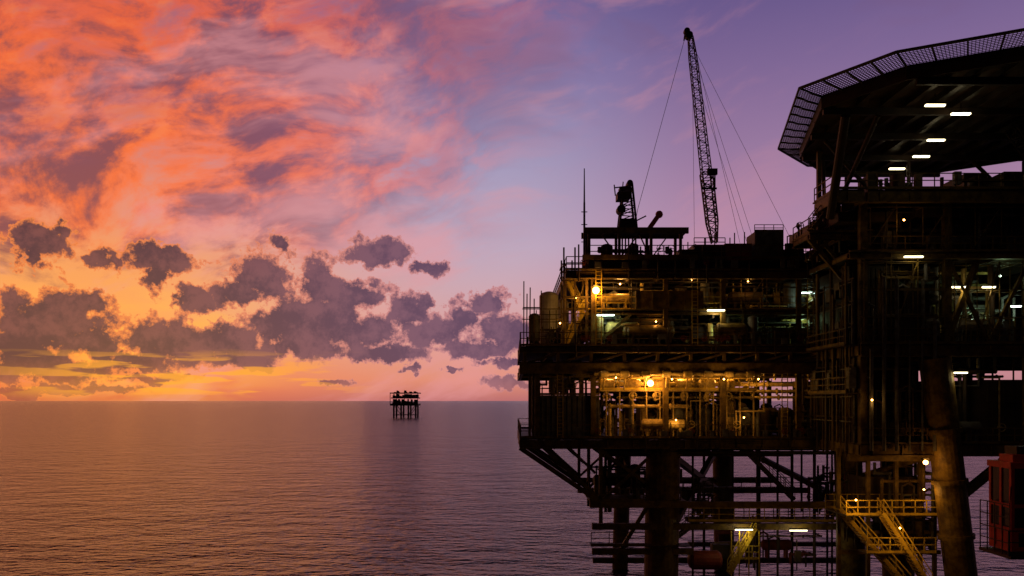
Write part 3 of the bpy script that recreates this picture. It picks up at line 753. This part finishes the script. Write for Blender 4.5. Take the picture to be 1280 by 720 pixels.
elr = MT('DIVIDE', el, 0.75, clamp=True)
left = RAMP(elr, [(0.0,(205,98,70)),(ev(485),(230,114,64)),(ev(450),(246,140,68)),(ev(400),(250,164,82)),(ev(340),(244,156,94)),(ev(280),(234,142,112)),(ev(200),(212,128,118)),(ev(100),(180,106,116)),(ev(0),(152,90,110)),(1.0,(60,44,64))])
mid = RAMP(elr, [(0.0,(184,108,110)),(ev(475),(222,140,118)),(ev(440),(220,154,142)),(ev(380),(208,164,170)),(ev(310),(190,168,190)),(ev(200),(162,152,186)),(ev(100),(138,128,174)),(ev(0),(112,103,154)),(1.0,(42,40,70))])
right = RAMP(elr, [(0.0,(176,126,130)),(ev(460),(200,136,144)),(ev(400),(198,138,158)),(ev(300),(178,136,166)),(ev(200),(152,120,158)),(ev(100),(126,102,148)),(ev(0),(100,84,136)),(1.0,(38,36,66))])
base = MX(SS(az, AE(120,0)[0], AE(600,0)[0]), left, mid)
base = MX(SS(az, AE(620,0)[0], AE(900,0)[0]), base, right)
def rot(v, ang, sx, sy):
    n = nt.nodes.new('ShaderNodeMapping'); n2 = nt.nodes.new('ShaderNodeMapping')
    n.inputs['Rotation'].default_value = (0,0,-ang); n2.inputs['Scale'].default_value = (sx,sy,1)
    L.new(v, n.inputs[0]); L.new(n.outputs[0], n2.inputs[0]); return n2.outputs[0]
wn = VM('MULTIPLY', VM('SUBTRACT', NZ(P, 4.0, 2, col=True), (0.5,0.5,0.5)), (0.12,0.08,0))
Pw = VM('ADD', P, wn)
s1 = NZ(rot(Pw, 0.34, 1.0, 2.6), 4.6, 7, 0.56)
s2 = NZ(rot(Pw, 0.20, 1.0, 2.1), 10.5, 7, 0.60)
s3 = NZ(rot(Pw, 0.55, 1.0, 1.5), 30.0, 4, 0.6)
cov = MT('ADD', MT('MULTIPLY', s1, 0.6), MT('MULTIPLY', s2, 0.4))
edge = MT('ADD', az, MT('MULTIPLY', el, -0.42))
regn = MT('ADD', edge, MT('MULTIPLY', MT('SUBTRACT', cov, 0.5), 0.7))
reg = MT('SUBTRACT', 1.0, SS(regn, -0.40, -0.08))
low = SS(MT('ADD', el, MT('MULTIPLY', MT('SUBTRACT', s2, 0.5), 0.25)), AE(0,330)[1], AE(0,235)[1])
reg = MT('MULTIPLY', reg, low)
lit = MX(SS(az, -0.46, -0.10), lin((250,114,56)), lin((222,114,106)))
lit = MX(SS(el, 0.26, 0.46), lit, MX(SS(az, -0.46, -0.12), lin((232,96,58)), lin((198,98,98))))
shd = MX(SS(az, -0.55, -0.1), lin((138,74,78)), lin((124,80,110)))
shade = SS(MT('ADD', MT('MULTIPLY', s2, 0.46), MT('ADD', MT('MULTIPLY', s3, 0.16), MT('MULTIPLY', s1, 0.38))), 0.44, 0.58)
sheet = MX(shade, lit, shd)
hl_ = SS(MT('ADD', MT('MULTIPLY', s2, 0.65), MT('MULTIPLY', s3, 0.35)), 0.47, 0.34)
sheet = MX(MT('MULTIPLY', hl_, 0.30), sheet, MX(SS(az, -0.5, -0.1), lin((255,146,78)), lin((238,148,130))))
dens = MT('MULTIPLY', reg, SS(cov, 0.30, 0.47))
col = MX(MT('MULTIPLY', dens, 0.97), base, sheet)
veil = SS(NZ(rot(Pw, 0.28, 1.0, 3.4), 3.6, 5, 0.6), 0.46, 0.70)
col = MX(MT('MULTIPLY', MT('MULTIPLY', veil, SS(az, 0.5, -0.1)), 0.55), col, lin((226,150,154)))
veil2 = SS(NZ(rot(Pw, -0.1, 1.0, 2.6), 2.5, 4, 0.6), 0.47, 0.70)
col = MX(MT('MULTIPLY', MT('MULTIPLY', veil2, SS(el, 0.12, 0.42)), 0.45), col, lin((122,86,118)))
ga, ge = AE(165, 435)
g = VM('LENGTH', VM('MULTIPLY', VM('SUBTRACT', P, (ga, ge, 0.0)), (1/0.24, 1/0.10, 0)))
glow = MT('MULTIPLY', SS(g, 1.0, 0.0), SS(NZ(rot(P, 0.0, 1, 3), 12, 4), 0.35, 0.65))
col = MX(MT('MULTIPLY', glow, 0.72), col, lin((255,184,70)))
blobs = [(50,300,36,20),(38,322,20,14),(76,286,22,9),(130,328,20,13),(195,320,42,15),(197,347,18,20),
 (322,346,36,26),(347,306,20,13),(292,368,34,16),(240,374,20,16),(400,352,28,26),(434,370,42,22),(402,404,76,34),(345,408,32,24),(460,414,42,16),
 (474,317,34,17),(540,334,20,9),(512,390,28,20),(532,379,16,10),(608,376,32,12),(583,402,20,16),
 (60,404,78,36),(25,440,60,32),(104,378,34,18),(118,428,42,18),(60,464,90,14),(215,430,80,28),(275,428,50,22),(170,452,44,12),(310,447,46,12),
 (385,434,64,13),(478,442,62,11),(548,416,44,16),(640,418,54,22),(600,437,50,9),(700,425,50,28),(632,454,28,6),(640,478,30,7),
 (200,472,50,5),(512,461,13,4),(562,463,13,3),(415,478,22,4),(318,460,22,4),(50,489,90,7),(150,489,34,5),(840,470,70,10)]
nA = NZ(P, 30, 7, 0.68); nB = NZ(P, 85, 4, 0.65)
wob = VM('MULTIPLY', VM('SUBTRACT', NZ(P, 34, 4, 0.62, col=True), (0.5,0.5,0.5)), (0.05,0.032,0))
Pc = VM('ADD', P, wob)
F = None
for (cx_, cy_, rx, ry) in blobs:
    a, e = AE(cx_, cy_); ca = math.cos(a)
    kx, ky = 1000/(rx*1.25*ca*ca), 1000/(ry*1.28*ca)
    dd = VM('LENGTH', VM('MULTIPLY_ADD', Pc, (kx, ky, 0.0), (-a*kx, -e*ky, 0.0)))
    F = dd if F is None else MT('SMOOTH_MIN', F, dd, 0.22)
F = MT('SUBTRACT', 1.0, F)
F = MT('ADD', F, MT('ADD', MT('MULTIPLY', MT('SUBTRACT', nA, 0.5), 1.9), MT('MULTIPLY', MT('SUBTRACT', nB, 0.5), 0.5)))
cm = SS(F, -0.03, 0.11)
core = SS(F, 0.05, 0.40)
edgec = MX(SS(az, -0.50, -0.05), lin((240,130,68)), lin((200,134,138)))
darkc = MX(SS(az, -0.5, 0.0), lin((84,50,60)), lin((96,68,96)))
var = SS(MT('ADD', MT('MULTIPLY', nA, 0.4), MT('ADD', MT('MULTIPLY', nB, 0.25), MT('MULTIPLY', NZ(VM('ADD', P, (0.012,-0.01,0)), 16, 4, 0.6), 0.35))), 0.42, 0.60)
darkc = MX(MT('MULTIPLY', var, 0.5), darkc, MX(SS(az,-0.5,0.0), lin((148,84,80)), lin((144,100,120))))
cc = MX(core, edgec, darkc)
haze = SS(el, 0.0, 0.05, 0.55, 0.98)
col = MX(MT('MULTIPLY', cm, haze), col, cc)
bars = MT('MULTIPLY', SS(NZ(rot(P, 0.0, 1, 9), 9, 4), 0.50, 0.60), MT('MULTIPLY', SS(el, 0.0, 0.015), SS(el, 0.065, 0.035)))
bars = MT('MULTIPLY', bars, SS(MT('ABSOLUTE', MT('SUBTRACT', az, AE(230,0)[0])), 0.26, 0.05))
col = MX(MT('MULTIPLY', bars, 0.75), col, lin((255,166,50)))
fac = MT('MULTIPLY', SS(dy, -0.1, 0.75, 0.045, 1.0), SS(dz, 0.45, 0.8, 1.0, 0.2))
col = MX(1.0, col, CMB(fac, fac, fac), 'MULTIPLY')
ns = nt.nodes.new('ShaderNodeTexSky'); ns.sky_type = 'NISHITA'; ns.sun_disc = False
SUN_AZ, SUN_EL = AE(165, 430)[0], math.radians(3.5)
ns.sun_elevation = SUN_EL; ns.sun_rotation = SUN_AZ
col = MX(1.0, col, MX(1.0, ns.outputs[0], (0.002,0.002,0.002,1), 'MULTIPLY'), 'ADD')
bg = nt.nodes.new('ShaderNodeBackground'); out = nt.nodes.new('ShaderNodeOutputWorld')
L.new(col, bg.inputs[0]); bg.inputs[1].default_value = 1.0; L.new(bg.outputs[0], out.inputs[0])

# the sun is veiled by the cloud bank: weak and very soft
sl = bpy.data.lights.new('sun', 'SUN'); sl.energy = 0.10; sl.angle = math.radians(30); sl.color = (1.0, 0.38, 0.14)
so = bpy.data.objects.new('sun', sl); scene.collection.objects.link(so)
sd = Vector((math.sin(SUN_AZ)*math.cos(SUN_EL), math.cos(SUN_AZ)*math.cos(SUN_EL), math.sin(SUN_EL)))
so.rotation_euler = sd.to_track_quat('Z', 'Y').to_euler()

# ---------------------------------------------------------------- camera
cd = bpy.data.cameras.new('camera'); co = bpy.data.objects.new('camera', cd); scene.collection.objects.link(co)
co.location = (0, 0, CAMZ); co.rotation_euler = (math.radians(90), 0, 0)
cd.sensor_width = 36; cd.lens = 28.125; cd.shift_y = (501-360)/1280; cd.clip_end = 200000; cd.clip_start = 0.5
scene.camera = co
scene.view_settings.view_transform = 'Standard'; scene.view_settings.look = 'None'; scene.view_settings.exposure = 0; scene.view_settings.gamma = 1
